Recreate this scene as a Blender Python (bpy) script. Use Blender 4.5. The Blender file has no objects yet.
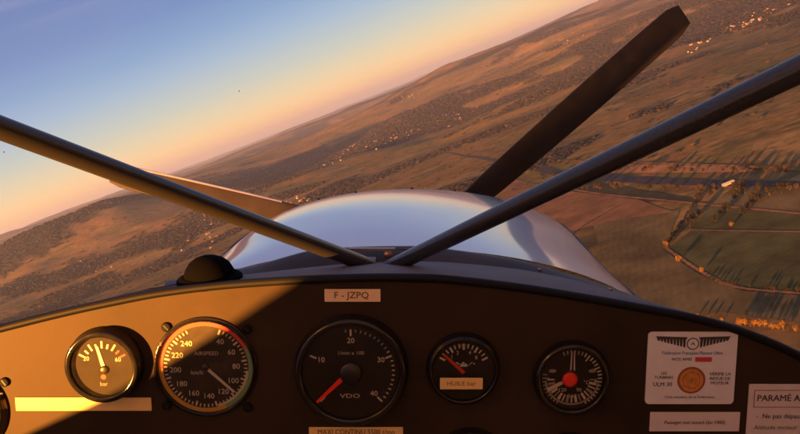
import bpy, math, random
import numpy as np
from mathutils import Matrix, Vector
random.seed(7)
RNG = np.random.default_rng(11)
S = bpy.context.scene
COL = S.collection
PI = math.pi
R = math.radians

# ------------------------------------------------------------------ frames
FPX = 783.0                      # focal length in pixels of the 800 px wide photograph
PITCH, ROLL, TILT = R(9.03), R(-21.3), R(9.0)
M_CAM = Matrix.Rotation(PI / 2 - PITCH, 4, 'X') @ Matrix.Rotation(ROLL, 4, 'Z')
_ct, _st = math.cos(TILT), math.sin(TILT)
B = Matrix(((1, 0, 0, 0), (0, _st, _ct, 0), (0, -_ct, _st, 0), (0, 0, 0, 1)))
M_AIR = M_CAM @ B                # aircraft frame: x right, y forward, z up; eye of the pilot at the origin
BI = B.inverted()
ALT = 300.0                      # height above the plain
SUN_AZ, SUN_EL = R(42), R(5.0)   # light travels 42 degrees right of the heading
YP = 0.63                        # the panel's distance


def ray(px, py):
    return Vector(((px - 400) / FPX, (217 - py) / FPX, -1.0))


def P(px, py, d):                # a point at a known distance, in aircraft axes
    return BI @ (ray(px, py) * d)


def PP(px, py, y=YP):            # a point on the panel's plane
    v = BI @ ray(px, py)
    v = v * (y / v.y)
    return v


# ------------------------------------------------------------------ materials
def mat(name, color=(.5, .5, .5), rough=.5, metal=0, coat=0, spec=.5, noise=None, bump=None, build=None):
    m = bpy.data.materials.new(name)
    m.use_nodes = True
    nt = m.node_tree
    b = nt.nodes['Principled BSDF']
    b.inputs['Base Color'].default_value = (*color, 1)
    b.inputs['Roughness'].default_value = rough
    b.inputs['Metallic'].default_value = metal
    b.inputs['Coat Weight'].default_value = coat
    b.inputs['Coat Roughness'].default_value = .07
    b.inputs['Specular IOR Level'].default_value = spec
    tc = None
    if noise or bump:
        tc = nt.nodes.new('ShaderNodeTexCoord')
    if noise:                    # (scale, amount, roughness variation)
        n = nt.nodes.new('ShaderNodeTexNoise')
        n.inputs['Scale'].default_value = noise[0]
        n.inputs['Detail'].default_value = 6
        n.inputs['Roughness'].default_value = .65
        nt.links.new(tc.outputs['Object'], n.inputs['Vector'])
        cr = nt.nodes.new('ShaderNodeValToRGB')
        k = noise[1]
        cr.color_ramp.elements[0].position = .3
        cr.color_ramp.elements[1].position = .7
        cr.color_ramp.elements[0].color = (*[c * (1 - k) for c in color], 1)
        cr.color_ramp.elements[1].color = (*[min(1, c * (1 + k)) for c in color], 1)
        nt.links.new(n.outputs['Fac'], cr.inputs['Fac'])
        nt.links.new(cr.outputs['Color'], b.inputs['Base Color'])
        if len(noise) > 2:
            mr = nt.nodes.new('ShaderNodeMapRange')
            mr.inputs['To Min'].default_value = max(.02, rough - noise[2])
            mr.inputs['To Max'].default_value = min(1, rough + noise[2])
            nt.links.new(n.outputs['Fac'], mr.inputs['Value'])
            nt.links.new(mr.outputs['Result'], b.inputs['Roughness'])
    if bump:                     # (scale, strength, distance)
        n = nt.nodes.new('ShaderNodeTexNoise')
        n.inputs['Scale'].default_value = bump[0]
        n.inputs['Detail'].default_value = 4
        nt.links.new(tc.outputs['Object'], n.inputs['Vector'])
        bp = nt.nodes.new('ShaderNodeBump')
        bp.inputs['Strength'].default_value = bump[1]
        bp.inputs['Distance'].default_value = bump[2]
        nt.links.new(n.outputs['Fac'], bp.inputs['Height'])
        nt.links.new(bp.outputs['Normal'], b.inputs['Normal'])
    return m


def glass_mat(name, dust=.03, dcol=(.5, .42, .3), gloss=.05, rough=.05):
    m = bpy.data.materials.new(name)
    m.use_nodes = True
    nt = m.node_tree
    nt.nodes.clear()
    out = nt.nodes.new('ShaderNodeOutputMaterial')
    tr = nt.nodes.new('ShaderNodeBsdfTransparent')
    gl = nt.nodes.new('ShaderNodeBsdfGlossy')
    gl.inputs['Roughness'].default_value = rough
    df = nt.nodes.new('ShaderNodeBsdfDiffuse')
    df.inputs['Color'].default_value = (*dcol, 1)
    lw = nt.nodes.new('ShaderNodeFresnel')
    lw.inputs['IOR'].default_value = 1.45
    ml = nt.nodes.new('ShaderNodeMath'); ml.operation = 'MULTIPLY'
    ml.inputs[1].default_value = gloss * 20
    nt.links.new(lw.outputs[0], ml.inputs[0])
    m1 = nt.nodes.new('ShaderNodeMixShader')
    m2 = nt.nodes.new('ShaderNodeMixShader')
    nt.links.new(ml.outputs[0], m1.inputs[0])
    nt.links.new(tr.outputs[0], m1.inputs[1])
    nt.links.new(gl.outputs[0], m1.inputs[2])
    tc = nt.nodes.new('ShaderNodeTexCoord')
    n = nt.nodes.new('ShaderNodeTexNoise')
    n.inputs['Scale'].default_value = 90
    n.inputs['Detail'].default_value = 6
    nt.links.new(tc.outputs['Object'], n.inputs['Vector'])
    mr = nt.nodes.new('ShaderNodeMapRange')
    mr.inputs['From Min'].default_value = .3
    mr.inputs['From Max'].default_value = .7
    mr.inputs['To Min'].default_value = dust * .5
    mr.inputs['To Max'].default_value = dust * 1.5
    nt.links.new(n.outputs['Fac'], mr.inputs['Value'])
    nt.links.new(mr.outputs['Result'], m2.inputs[0])
    nt.links.new(m1.outputs[0], m2.inputs[1])
    nt.links.new(df.outputs[0], m2.inputs[2])
    nt.links.new(m2.outputs[0], out.inputs[0])
    return m


M = {}
M['panel'] = mat('panel_paint', (.038, .0255, .0165), .5, spec=.12, noise=(9, .30, .12), bump=(300, .03, .001))
M['rim'] = mat('panel_rim_rubber', (.005, .006, .009), .6, spec=.2)
M['deck'] = mat('glareshield_grey', (.11, .105, .11), .75, noise=(30, .2, .05), bump=(300, .3, .001))
M['strip'] = mat('windscreen_base_strip', (.035, .02, .014), .5, noise=(20, .5, .1))
M['black'] = mat('black_plastic', (.012, .011, .011), .38, noise=(60, .2, .1))
M['gloss'] = mat('black_bezel', (.012, .011, .0105), .12, noise=(80, .2, .08))
M['dial'] = mat('dial_black', (.018, .015, .013), .6, spec=.15, noise=(90, .15))
M['mark'] = mat('dial_cream_print', (.72, .62, .46), .6)
M['dim'] = mat('dial_dim_print', (.34, .29, .22), .6)
M['white'] = mat('needle_white', (.8, .74, .6), .5)
M['red'] = mat('needle_red', (.75, .028, .012), .4)
M['ringred'] = mat('ring_red', (.9, .045, .02), .5)
M['yellow'] = mat('ring_yellow', (.80, .42, .04), .5)
M['green'] = mat('ring_green', (.22, .42, .16), .5)
M['screw'] = mat('screw_dark_steel', (.006, .006, .006), .7, spec=.15, noise=(300, .3, .1))
M['label'] = mat('placard_cream', (.88, .66, .44), .42, noise=(60, .06, .05))
M['lemon'] = mat('placard_yellow', (.88, .62, .24), .4, noise=(60, .06, .05))
M['print'] = mat('placard_print', (.16, .09, .05), .6)
M['sticker'] = mat('sticker_white', (.78, .80, .86), .35, noise=(50, .05, .05))
M['paper'] = mat('notice_paper', (.74, .70, .70), .6, noise=(50, .07, .05))
M['ink'] = mat('sticker_ink', (.04, .038, .045), .6)
M['blue'] = mat('sticker_blue', (.14, .24, .46), .6)
M['pinkred'] = mat('sticker_red', (.62, .05, .07), .6)
M['gold'] = mat('sticker_gold', (.62, .26, .06), .4, noise=(300, .3, .1))
M['golddk'] = mat('sticker_gold_rim', (.30, .09, .035), .5)
M['tube'] = mat('brace_tube_dark', (.028, .027, .030), .27, noise=(7, .06, .03))
M['steel'] = mat('fitting_steel', (.30, .20, .15), .35, metal=.7)
M['cowl'] = mat('cowling_white_paint', (.60, .60, .62), .35, coat=1, noise=(3.5, .05, .06), bump=(2.2, .10, .02))
M['seam'] = mat('cowling_seam', (.05, .05, .055), .6)
M['blade'] = mat('propeller_blade_dark', (.026, .021, .021), .5, spec=.2, noise=(16, .25, .1))
M['edge'] = mat('blade_edge_guard', (.26, .26, .32), .35, noise=(40, .1, .05))
M['dome'] = mat('dome_matt_black', (.0025, .0025, .003), .9, spec=.03)
M['cabin'] = mat('cabin_lining', (.34, .29, .25), .9)
M['trim'] = mat('cabin_side_trim', (.10, .10, .11), .9)
M['skin'] = mat('fuselage_white', (.6, .6, .6), .4)
M['speck'] = mat('dried_speck', (.03, .03, .03), .9, spec=0)
M['gglass'] = glass_mat('gauge_glass', .012, gloss=.04)
M['dusty'] = glass_mat('gauge_glass_dusty', .018, (.45, .40, .34), gloss=.04)
M['dusty2'] = glass_mat('gauge_glass_slightly_dusty', .045, (.62, .52, .40), gloss=.04)
M['wglass'] = glass_mat('windscreen_acrylic', .003, gloss=.0, rough=.2)


# ------------------------------------------------------------------ mesh builder
class MB:
    def __init__(s):
        s.v, s.f, s.m, s.sm, s.mats = [], [], [], [], []

    def mi(s, m):
        if m not in s.mats:
            s.mats.append(m)
        return s.mats.index(m)

    def add(s, vs, fs, m, smooth=False):
        o = len(s.v)
        s.v += [tuple(v) for v in vs]
        k = s.mi(m)
        for f in fs:
            s.f.append([i + o for i in f]); s.m.append(k); s.sm.append(smooth)

    def poly(s, pts, m):
        s.add(pts, [list(range(len(pts)))], m)

    def box(s, c, sz, m, rot=None):
        x, y, z = [q / 2 for q in sz]
        vs = [Vector((a * x, b * y, d * z)) for a in (-1, 1) for b in (-1, 1) for d in (-1, 1)]
        if rot is not None:
            vs = [rot @ v for v in vs]
        vs = [v + Vector(c) for v in vs]
        s.add(vs, [(0, 1, 3, 2), (4, 6, 7, 5), (0, 4, 5, 1), (2, 3, 7, 6), (0, 2, 6, 4), (1, 5, 7, 3)], m)

    def grid(s, rows, m, smooth=True, closed=False):
        n = len(rows[0]); vs = [p for r_ in rows for p in r_]; fs = []
        for i in range(len(rows) - 1):
            for j in range(n if closed else n - 1):
                k = (j + 1) % n
                fs.append((i * n + j, i * n + k, (i + 1) * n + k, (i + 1) * n + j))
        s.add(vs, fs, m, smooth)

    def lathe(s, prof, m, c=(0, 0, 0), axis='y', n=72, smooth=True, cap0=False, cap1=False):
        # prof: (radius, along); axis y points away from the viewer
        rows = []
        for r_, a in prof:
            row = []
            for i in range(n):
                t = 2 * PI * i / n
                u, w = r_ * math.cos(t), r_ * math.sin(t)
                p = (u, a, w) if axis == 'y' else (u, w, a)
                row.append((p[0] + c[0], p[1] + c[1], p[2] + c[2]))
            rows.append(row)
        s.grid(rows, m, smooth, True)
        if cap0: s.poly(rows[0], m)
        if cap1: s.poly(rows[-1], m)

    def tube(s, pts, rad, m, n=24, cap=True):
        rows = []
        for i, p in enumerate(pts):
            p = Vector(p)
            a = Vector(pts[max(0, i - 1)]); b = Vector(pts[min(len(pts) - 1, i + 1)])
            t = (b - a).normalized()
            u = t.cross(Vector((0, 0, 1)))
            if u.length < 1e-3: u = Vector((1, 0, 0))
            u.normalize(); w = u.cross(t)
            r_ = rad[i] if isinstance(rad, (list, tuple)) else rad
            rows.append([p + u * (r_ * math.cos(2 * PI * k / n)) + w * (r_ * math.sin(2 * PI * k / n)) for k in range(n)])
        s.grid(rows, m, True, True)
        if cap:
            s.poly(rows[0], m); s.poly(rows[-1], m)

    # flat drawing on a dial or a placard: x right, z up, y0 = height of the print
    def flat(s, pts, y0, m):
        s.poly([(p[0], y0, p[1]) for p in pts], m)

    def tick(s, a, r0, r1, w, y0, m):
        t = R(a); d = Vector((math.sin(t), math.cos(t))); q = Vector((d.y, -d.x)) * (w / 2)
        s.flat([d * r0 - q, d * r0 + q, d * r1 + q, d * r1 - q], y0, m)

    def arc(s, a0, a1, r0, r1, y0, m):
        n = max(2, int(abs(a1 - a0) / 3))
        for i in range(n):
            t0 = R(a0 + (a1 - a0) * i / n); t1 = R(a0 + (a1 - a0) * (i + 1) / n)
            s.flat([(r0 * math.sin(t0), r0 * math.cos(t0)), (r1 * math.sin(t0), r1 * math.cos(t0)),
                    (r1 * math.sin(t1), r1 * math.cos(t1)), (r0 * math.sin(t1), r0 * math.cos(t1))], y0, m)

    def disc(s, c, r_, y0, m, n=40, ry=None):
        ry = ry or r_
        s.flat([(c[0] + r_ * math.cos(2 * PI * i / n), c[1] + ry * math.sin(2 * PI * i / n)) for i in range(n)], y0, m)

    def text(s, body, x, z, size, y0, m, sx=1.0, bold=0.0, align='CENTER', rot=0.0):
        cu = bpy.data.curves.new('t', 'FONT')
        cu.body = body; cu.size = size; cu.align_x = align; cu.align_y = 'CENTER'
        cu.resolution_u = 2
        ob = bpy.data.objects.new('t', cu)
        me = bpy.data.meshes.new_from_object(ob)
        c, sn = math.cos(rot), math.sin(rot)
        vs = []
        for v in me.vertices:
            a, b = v.co.x * sx, v.co.y
            vs.append((x + a * c - b * sn, y0, z + a * sn + b * c))
        fs = [list(p.vertices) for p in me.polygons]
        s.add(vs, fs, m)
        if bold:                 # a heavier stroke: the same letters again, shifted by a hair
            for k, (ex, ez) in enumerate(((.9, 0), (0, .6), (.9, .6))):
                s.add([(v[0] + ex * bold * size, v[1] - .00002 * (k + 1), v[2] + ez * bold * size) for v in vs], fs, m)
        bpy.data.objects.remove(ob); bpy.data.curves.remove(cu); bpy.data.meshes.remove(me)

    def build(s, name, parent=None, bevel=0):
        me = bpy.data.meshes.new(name)
        me.from_pydata(s.v, [], s.f)
        for m in s.mats: me.materials.append(m)
        me.polygons.foreach_set('material_index', s.m)
        me.polygons.foreach_set('use_smooth', s.sm)
        me.update()
        o = bpy.data.objects.new(name, me)
        COL.objects.link(o)
        if parent is not None: o.parent = parent
        if bevel:
            b = o.modifiers.new('bevel', 'BEVEL'); b.width = bevel; b.segments = 3
            b.limit_method = 'ANGLE'
        return o


def tag(o, label=None, cat=None, group=None, kind=None):
    if label: o['label'] = label
    if cat: o['category'] = cat
    if group: o['group'] = group
    if kind: o['kind'] = kind
    return o


def thing(name, label, cat, loc=(0, 0, 0), group=None, air=True):
    o = bpy.data.objects.new(name, None)
    o.empty_display_size = .05
    COL.objects.link(o)
    o.matrix_world = (M_AIR @ Matrix.Translation(loc)) if air else Matrix.Translation(loc)
    return tag(o, label, cat, group)


# ------------------------------------------------------------------ the aircraft
plane = thing('light_aircraft', 'light aircraft around the camera, with black instrument panel, white nose and dark propeller', 'aircraft')


def spline(pts, n):
    """Catmull-Rom through pts"""
    out = []
    P_ = [pts[0]] + list(pts) + [pts[-1]]
    segs = len(pts) - 1
    for i in range(n + 1):
        t = i / n * segs
        k = min(int(t), segs - 1); u = t - k
        p0, p1, p2, p3 = [Vector(P_[k + j]) for j in range(4)]
        out.append(.5 * ((2 * p1) + (-p0 + p2) * u + (2 * p0 - 5 * p1 + 4 * p2 - p3) * u * u + (-p0 + 3 * p1 - 3 * p2 + p3) * u ** 3))
    return out


top_px = [(-230, 470), (-170, 405), (-100, 362), (-50, 341), (0, 328), (60, 313), (110, 302), (160, 292.5), (220, 285), (290, 280), (350, 277.5),
          (400, 277), (450, 279), (520, 287), (580, 296.5), (640, 307), (700, 319), (750, 334), (800, 356), (850, 388), (905, 440), (940, 500)]
top = spline([PP(x, y) for x, y in top_px], 130)
# the plate: a front and a back sheet, plus a rolled rim along its upper edge
mb = MB()
zb = -.62
rows = []
for k in range(13):
    f = k / 12
    rows.append([(p.x, YP, p.z + (zb - p.z) * f) for p in top])
mb.grid(rows, M['panel'], False)
mb.grid([[(p.x, YP + .004, p.z) for p in top], [(p.x, YP + .004, zb) for p in top]], M['panel'], False)
panel = mb.build('instrument_panel', plane)
mb = MB()
rim = []
for i, p in enumerate(top):
    a, b = top[max(0, i - 1)], top[min(len(top) - 1, i + 1)]
    t = (b - a).normalized(); nrm = Vector((-t.z, 0, t.x))
    ring = []
    for k in range(12):
        an = 2 * PI * k / 12
        q = p - nrm * .0005 + nrm * (.0036 * math.sin(an)) + Vector((0, .0045 * math.cos(an), 0))
        ring.append(q)
    rim.append(ring)
mb.grid(rim, M['rim'], True, True)
mb.build('panel_rim', panel)

# glareshield deck from the rim forward to the foot of the windscreen
far_px = [(-100, 362, 0), (0, 327.5, 0), (90, 305.5, 0), (165, 286, .665), (225, 277, .69), (290, 269.5, .72), (345, 264, .745), (400, 261.5, .755), (450, 262.5, .75),
          (520, 269.5, .735), (575, 280.5, .71), (617, 293, .685), (645, 301, .67), (700, 318.5, 0), (760, 338, 0), (850, 388, 0)]
far = spline([P(*q) if 150 < q[0] < 660 else PP(q[0], q[1] + 1.2, YP + .012) for q in far_px], 120)
t2 = spline([PP(x, y) + Vector((0, .002, 0)) for x, y in top_px[2:20]], 120)
mb = MB()
rows = [[a.lerp(b, f) + Vector((0, 0, .002 * math.sin(PI * f))) for a, b in zip(t2, far)] for f in (0, .25, .5, .75, 1)]
mb.grid(rows, M['deck'])
mb.grid([far, [p + Vector((0, 0, -.03)) for p in far]], M['deck'])
mb.build('glareshield', plane)

# dark strip that holds the foot of the windscreen
str_px = [(165, 286, 282.5, .67), (225, 277, 272, .695), (255, 273, 266.5, .71), (308, 267, 252, .74), (345, 264.2, 248.5, .757), (400, 261.7, 247, .765), (440, 262, 249, .762),
          (517, 269.5, 261, .745), (578, 281, 277.5, .72), (617, 293, 290.5, .695), (645, 301, 300, .675)]
lo = spline([P(x, y + .6, d) for x, y, y2, d in str_px], 90)
hi = spline([P(x, y2, d + .012) for x, y, y2, d in str_px], 90)
mb = MB()
mb.grid([lo, [a.lerp(b, .5) + Vector((0, -.0015, 0)) for a, b in zip(lo, hi)], hi,
         [p + Vector((0, .006, .0)) for p in hi], [p + Vector((0, .006, -.02)) for p in hi]], M['strip'])
for k in (66, 79):
    mb.lathe([(.0019, 0), (.0019, -.0015), (.001, -.002), (.0001, -.002)], M['steel'], c=lo[k].lerp(hi[k], .6) + Vector((0, -.002, 0)), n=16)
mb.build('windscreen_strip', plane)

# engine cowling: lofted sections (distance, centre px, half width, crown py, shoulder drop)
def cowl_sec(d, cpx, w, apy, b, n=64, power=2.0, side=.30):
    c = P(cpx, apy, d)
    pts = []
    for i in range(n + 1):
        t = PI * i / n
        x = -math.cos(t)
        z = abs(math.sin(t)) ** (2 / power)
        pts.append(Vector((c.x + w * x, c.y, c.z - b + b * z)))
    left = [Vector((c.x - w * (1 - .12 * (k / 6) ** 2), c.y, c.z - b - side * k / 6)) for k in range(6, 0, -1)]
    right = [Vector((c.x + w * (1 - .12 * (k / 6) ** 2), c.y, c.z - b - side * k / 6)) for k in range(1, 7)]
    return left + pts + right

SEC_PX = [(.775, 401, 272, 248.5, 104), (.83, 403, 254, 236.5, 98), (.90, 405, 229, 224.5, 89), (.98, 407, 208, 213.5, 79), (1.06, 409, 187, 204.5, 61), (1.15, 411, 175, 197.5, 57), (1.24, 412, 165, 192.8, 53),
          (1.33, 412, 155, 189.8, 50), (1.40, 412, 147, 188.6, 48), (1.45, 412, 139, 188.8, 46), (1.49, 412, 128, 191, 44), (1.51, 412, 112, 195, 40)]
secs = [(d, cx, hw * d / FPX, ay, b_ * d / FPX) for d, cx, hw, ay, b_ in SEC_PX]
mb = MB()
rows = [cowl_sec(*s_) for s_ in secs]
# the rear edge follows the curved foot of the windscreen
r0 = rows[0]
mb.grid(rows, M['cowl'])
mb.poly(rows[-1], M['cowl'])
cowl = mb.build('engine_cowling', plane)
sub = cowl.modifiers.new('smooth', 'SUBSURF'); sub.levels = 1; sub.render_levels = 2
for (i0, i1) in ((14, 14), (62, 62)):                     # seams of the removable panels
    mb = MB()
    line = [rows[k][i0] for k in range(len(rows) - 1)]
    line = spline(line, 60)
    c0 = [Vector((p.x, p.y, p.z)) for p in line]
    mb.tube([p + Vector((0, 0, .0003)) for p in c0], .0009, M['seam'], n=8)
    mb.build('cowling_seam', cowl)
for fx, kk in ((38, 8), (44, 8), (48, 8), (30, 8), (24, 8), (54, 8)):
    mb = MB()
    p = rows[kk][fx + 0]
    mb.lathe([(.0030, .0), (.0030, .0010), (.002, .0016), (.0001, .0018)], M['screw'], c=(0, 0, 0), axis='z', n=16)
    o = mb.build('fastener', cowl); o.location = p

# three-bladed propeller
HUB = P(420, 246, 1.62)
KB = 1.62 / 1.95
prop = bpy.data.objects.new('propeller', None)
mbp = MB()
mbp.lathe([(.0001, .16), (.03, .145), (.05, .11), (.07, .05), (.075, 0), (.075, -.025), (.05, -.03), (.0001, -.03)], M['blade'], n=48)
prop = mbp.build('propeller', plane)
prop.location = HUB
prop.rotation_euler = (0, 0, R(5))


def blade(ang, L, ck=1.0, flip=False):
    """ang measured from +x towards +z, in the disc"""
    mb = MB()
    sec = []
    N = 26
    for i in range(N + 1):
        f = i / N
        r_ = .05 + (L - .05) * f
        if f < .25: c = .050 + .036 * math.sin(PI / 2 * f / .25)
        else: c = .086 - .014 * ((f - .25) / .75) ** 2
        if f > .95: c *= math.sqrt(max(.0, 1 - ((f - .95) / .05) ** 2 * .45))
        c *= KB * ck
        th = .016 * (1 - f) + .005
        beta = R(34) * (1 - f) ** 1.2 + R(8)
        ring = []
        for k in range(20):
            a = 2 * PI * k / 20
            u = .5 * c * math.cos(a); w = .5 * th * math.sin(a) * (1.0 if math.sin(a) > 0 else .6)
            ring.append(Vector((r_, w * math.cos(beta) - u * math.sin(beta), u * math.cos(beta) + w * math.sin(beta))))
        sec.append(ring)
    mb.grid(sec, M['blade'], True, True)
    mb.poly(sec[-1], M['blade'])
    o = mb.build('blade', prop)
    # leading-edge guard on the outer half
    if not flip:
        o.rotation_euler = (0, -ang, 0)
        return o, None
    mb2 = MB()
    g = []
    for ring in sec[11:25]:
        g.append([ring[k] + (ring[k] - Vector((ring[k].x, 0, 0))).normalized() * .0012 for k in ((8, 9, 10, 11, 12) if flip else (19, 0, 1))])
    mb2.grid(g, M['edge'])
    e = mb2.build('blade_edge', prop)
    for q in (o, e):
        q.rotation_euler = (0, -ang, 0)
    return o, e

b1, e1 = blade(R(41.2), .716, 1.06)
b2, e2 = blade(R(165.8), .632, .74, True)
b3, e3 = blade(R(-77), .82 * KB)

# V brace from the panel top to the cabin roof
base = P(378, 267, .735)
RT = .0071


def brace(px, py, d, off):
    e = P(px, py, d)
    dr = (e - base)
    a = base + Vector(off)
    far_ = a + dr * 1.9
    mb = MB()
    mb.tube([a + dr * t for t in (-.015, .3, .7, 1.1, 1.5, 1.9)], RT, M['tube'])
    return mb.build('brace_tube', plane)

bl = brace(0, 124.5, .445, (-.010, .0, .002))
br = brace(800, 57.5, .385, (.012, -.004, .001))
mb = MB()
mb.box(base + Vector((.002, .010, -.010)), (.064, .030, .010), M['strip'])
mb.box(base + Vector((-.012, .012, -.002)), (.020, .014, .016), M['tube'])
mb.box(base + Vector((.022, .012, -.002)), (.018, .014, .014), M['tube'])
mb.lathe([(.0038, 0), (.0038, -.010), (.0022, -.012), (.0001, -.012)], M['steel'], c=base + Vector((.0035, -.004, -.004)), n=6, smooth=False)
mb.build('brace_bracket', plane, bevel=.002)

# small bolt and bracket behind the strip, at the crown
mb = MB()
q = P(388, 254, .76)
mb.lathe([(.004, 0), (.004, -.006), (.0001, -.006)], M['steel'], c=q, n=20)
mb.box(P(372, 249, .757), (.045, .006, .002), M['steel'])
mb.build('bracket_bolt', plane)

# windscreen: a curved acrylic sheet leaning back from the strip to the roof
mb = MB()
edge_top = [Vector((-.56 + 1.16 * i / 40, .46 - .02 * abs(-1 + i / 20) ** 2, .37)) for i in range(41)]
foot = spline([P(-250, 470, .66), P(-100, 366, .655), P(0, 326, .65), P(165, 283, .668), P(308, 255, .742), P(400, 249, .768), P(517, 262, .748), P(645, 300, .678), P(760, 338, .645), P(930, 440, .65)], 40)
rows = []
for k in range(13):
    f = k / 12
    rows.append([a.lerp(b, f) + Vector((0, .07 * math.sin(PI * f), .03 * math.sin(PI * f))) for a, b in zip(foot, edge_top)])
mb.grid(rows, M['wglass'])
ws = mb.build('windscreen', plane)
for sx, sy, d in ((239, 91, .80), (4, 152, .66)):
    mb = MB()
    c = P(sx, sy, d)
    mb.disc((0, 0), .0006, 0, M['speck'], n=9, ry=.0008)
    mb.v[-9:] = [(v[0] + c.x, c.y, v[2] + c.z) for v in mb.v[-9:]]
    mb.build('dried_speck', ws)

# cabin shell behind and beside the eye: roof, sides with window openings, rear wall
mb = MB()
CX0, CX1 = -.56, .60
mb.box((.02, -.75, .40), (1.2, 2.1, .05), M['cabin'])                        # roof
mb.box((.02, -1.65, -.42), (1.2, .05, .62), M['cabin'])                      # rear wall up to the rear window
mb.box((.02, -.4, -.92), (1.2, 2.5, .05), M['cabin'])                        # floor
mb.box((CX1 + .02, -.45, -.48), (.04, 2.3, .84), M['trim'])                 # right side below window
mb.box((CX1 + .02, -1.2, .2), (.04, .9, .4), M['trim'])
mb.build('cabin_shell', plane)
# unseen left door: sill shaped to throw the slanting shade across the panel
d_w = Vector((math.sin(SUN_AZ) * math.cos(SUN_EL), math.cos(SUN_AZ) * math.cos(SUN_EL), -math.sin(SUN_EL)))
d_a = (M_AIR.inverted().to_3x3() @ d_w).normalized()
print('sun in aircraft axes', d_a)
def back(p):                     # follow the light back to the door
    t = (p.x - CX0) / d_a.x
    return p - d_a * t
cut = [back(PP(x, y)) for x, y in ((300, 277), (248, 312), (200, 343), (152, 373), (96, 402), (20, 437))]
d0 = (cut[0] - cut[1]).normalized(); d1 = (cut[-1] - cut[-2]).normalized()
sill = [cut[0] + d0 * 1.6] + cut + [cut[-1] + d1 * .32]
low = [Vector((CX0, p.y, -.95)) for p in sill]
of = Vector((-.03, 0, -.03))
mb = MB()
mb.grid([sill, low], M['cabin'], False)
mb.grid([[p + of for p in sill], [p + of for p in low]], M['skin'], False)
mb.grid([sill, [p + of for p in sill]], M['cabin'], False)
mb.build('door', plane)
for sx in (CX0, CX1 + .02):  # unseen posts added; the left one is placed to shade the right blade
    mb = MB()
    a_, b_ = Vector((sx, .82, -.458)), Vector((sx, -.30, .160))
    n_ = Vector((0, .62, 1.12)).normalized() * .049
    mb.grid([[a_ - n_, a_ + n_], [b_ - n_, b_ + n_]], M['cabin'], False)
    q_ = Vector((-.02 if sx < 0 else .02, 0, 0))
    mb.grid([[a_ - n_ + q_, a_ + n_ + q_], [b_ - n_ + q_, b_ + n_ + q_]], M['skin'], False)
    mb.grid([[a_ - n_, a_ - n_ + q_], [b_ - n_, b_ - n_ + q_]], M['cabin'], False)
    mb.grid([[a_ + n_, a_ + n_ + q_], [b_ + n_, b_ + n_ + q_]], M['cabin'], False)
    mb.build('added_side_post', plane)
mb = MB()
mb.box((-2.9, -.1, .52), (4.9, 1.25, .13), M['skin']); mb.box((2.95, -.1, .52), (4.9, 1.25, .13), M['skin'])
mb.box((.02, -.75, .46), (1.2, 2.2, .06), M['skin'])
mb.build('wing', plane)
# fuselage side panels from the door forward to the cowling, outside the view
for sx, w in ((-1, .30), (1, .30)):
    mb = MB()
    mb.grid([[(sx * .55, YP + .01, -.45), (sx * .55, YP + .01, -.95)], [(sx * .30, .95, -.42), (sx * .30, .95, -.9)]], M['skin'])
    mb.build('fuselage_side', plane)

# ------------------------------------------------------------------ things on the panel
def on_panel(px, py):
    v = PP(px, py)
    return Vector((v.x, YP, v.z))

U = .658 / FPX                  # metres per photograph pixel on the panel


def gauge(name, label, px, py, rpx, h, lip=.12, glass='gglass', recess=.004, bez='gloss'):
    Rg = rpx * U
    c = on_panel(px, py)
    g = thing(name, label, 'gauge', c, 'round gauges set in the instrument panel')
    ri = Rg * (1 - lip)
    mb = MB()
    mb.lathe([(Rg * 1.04, .001), (Rg * 1.04, -.0012), (Rg, -.0022), (Rg, -h + .0022), (Rg - .0003, -h + .0012), (Rg - .0009, -h + .0004), (Rg - .0017, -h), ((Rg + ri) / 2 + .0003, -h - .0001), (ri + .0008, -h), (ri + .0002, -h + .0004), (ri, -h + .001), (ri * .985, -h + recess + .0006)], M[bez])
    mb.build('bezel', g)
    mbg = MB()
    mbg.disc((0, 0), ri * .995, -h + .0018, M[glass], n=64)
    mbg.build('glass', g)
    return g, ri, -h + recess


def needle(g, a, r0, r1, w0, w1, y0, m, hub=None, hubm=None, c=(0, 0)):
    mb = MB()
    t = R(a); d = Vector((math.sin(t), math.cos(t))); q = Vector((d.y, -d.x))
    pts = [d * r0 - q * w0 / 2, d * r0 + q * w0 / 2, d * r1 + q * w1 / 2, d * r1 - q * w1 / 2]
    pts = [p + Vector(c) for p in pts]
    mb.flat(pts, y0 - .0006, m)
    mb.grid([[(p.x, y0 - .0006, p.y) for p in pts], [(p.x, y0 - .0002, p.y) for p in pts]], m, False, True)
    mb.build('needle', g)
    if hub:
        mb = MB()
        mb.lathe([(hub, y0), (hub, y0 - .0012), (hub * .7, y0 - .0018), (.0001, y0 - .0018)], hubm, c=(c[0], 0, c[1]), n=32)
        mb.build('hub', g)


def screws(px_list, parent, c):
    for x, y in px_list:
        p = on_panel(x, y) - c
        mb = MB()
        mb.lathe([(.0041, 0), (.0041, -.0014), (.0036, -.0022), (.0026, -.0024), (.0001, -.0024)], M['screw'], n=24)
        mb.box((0, -.0024, 0), (.0056, .0004, .0009), M['black'], Matrix.Rotation(R(35 + 40 * random.random()), 3, 'Y'))
        o = mb.build('screw', parent); o.location = p

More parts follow.
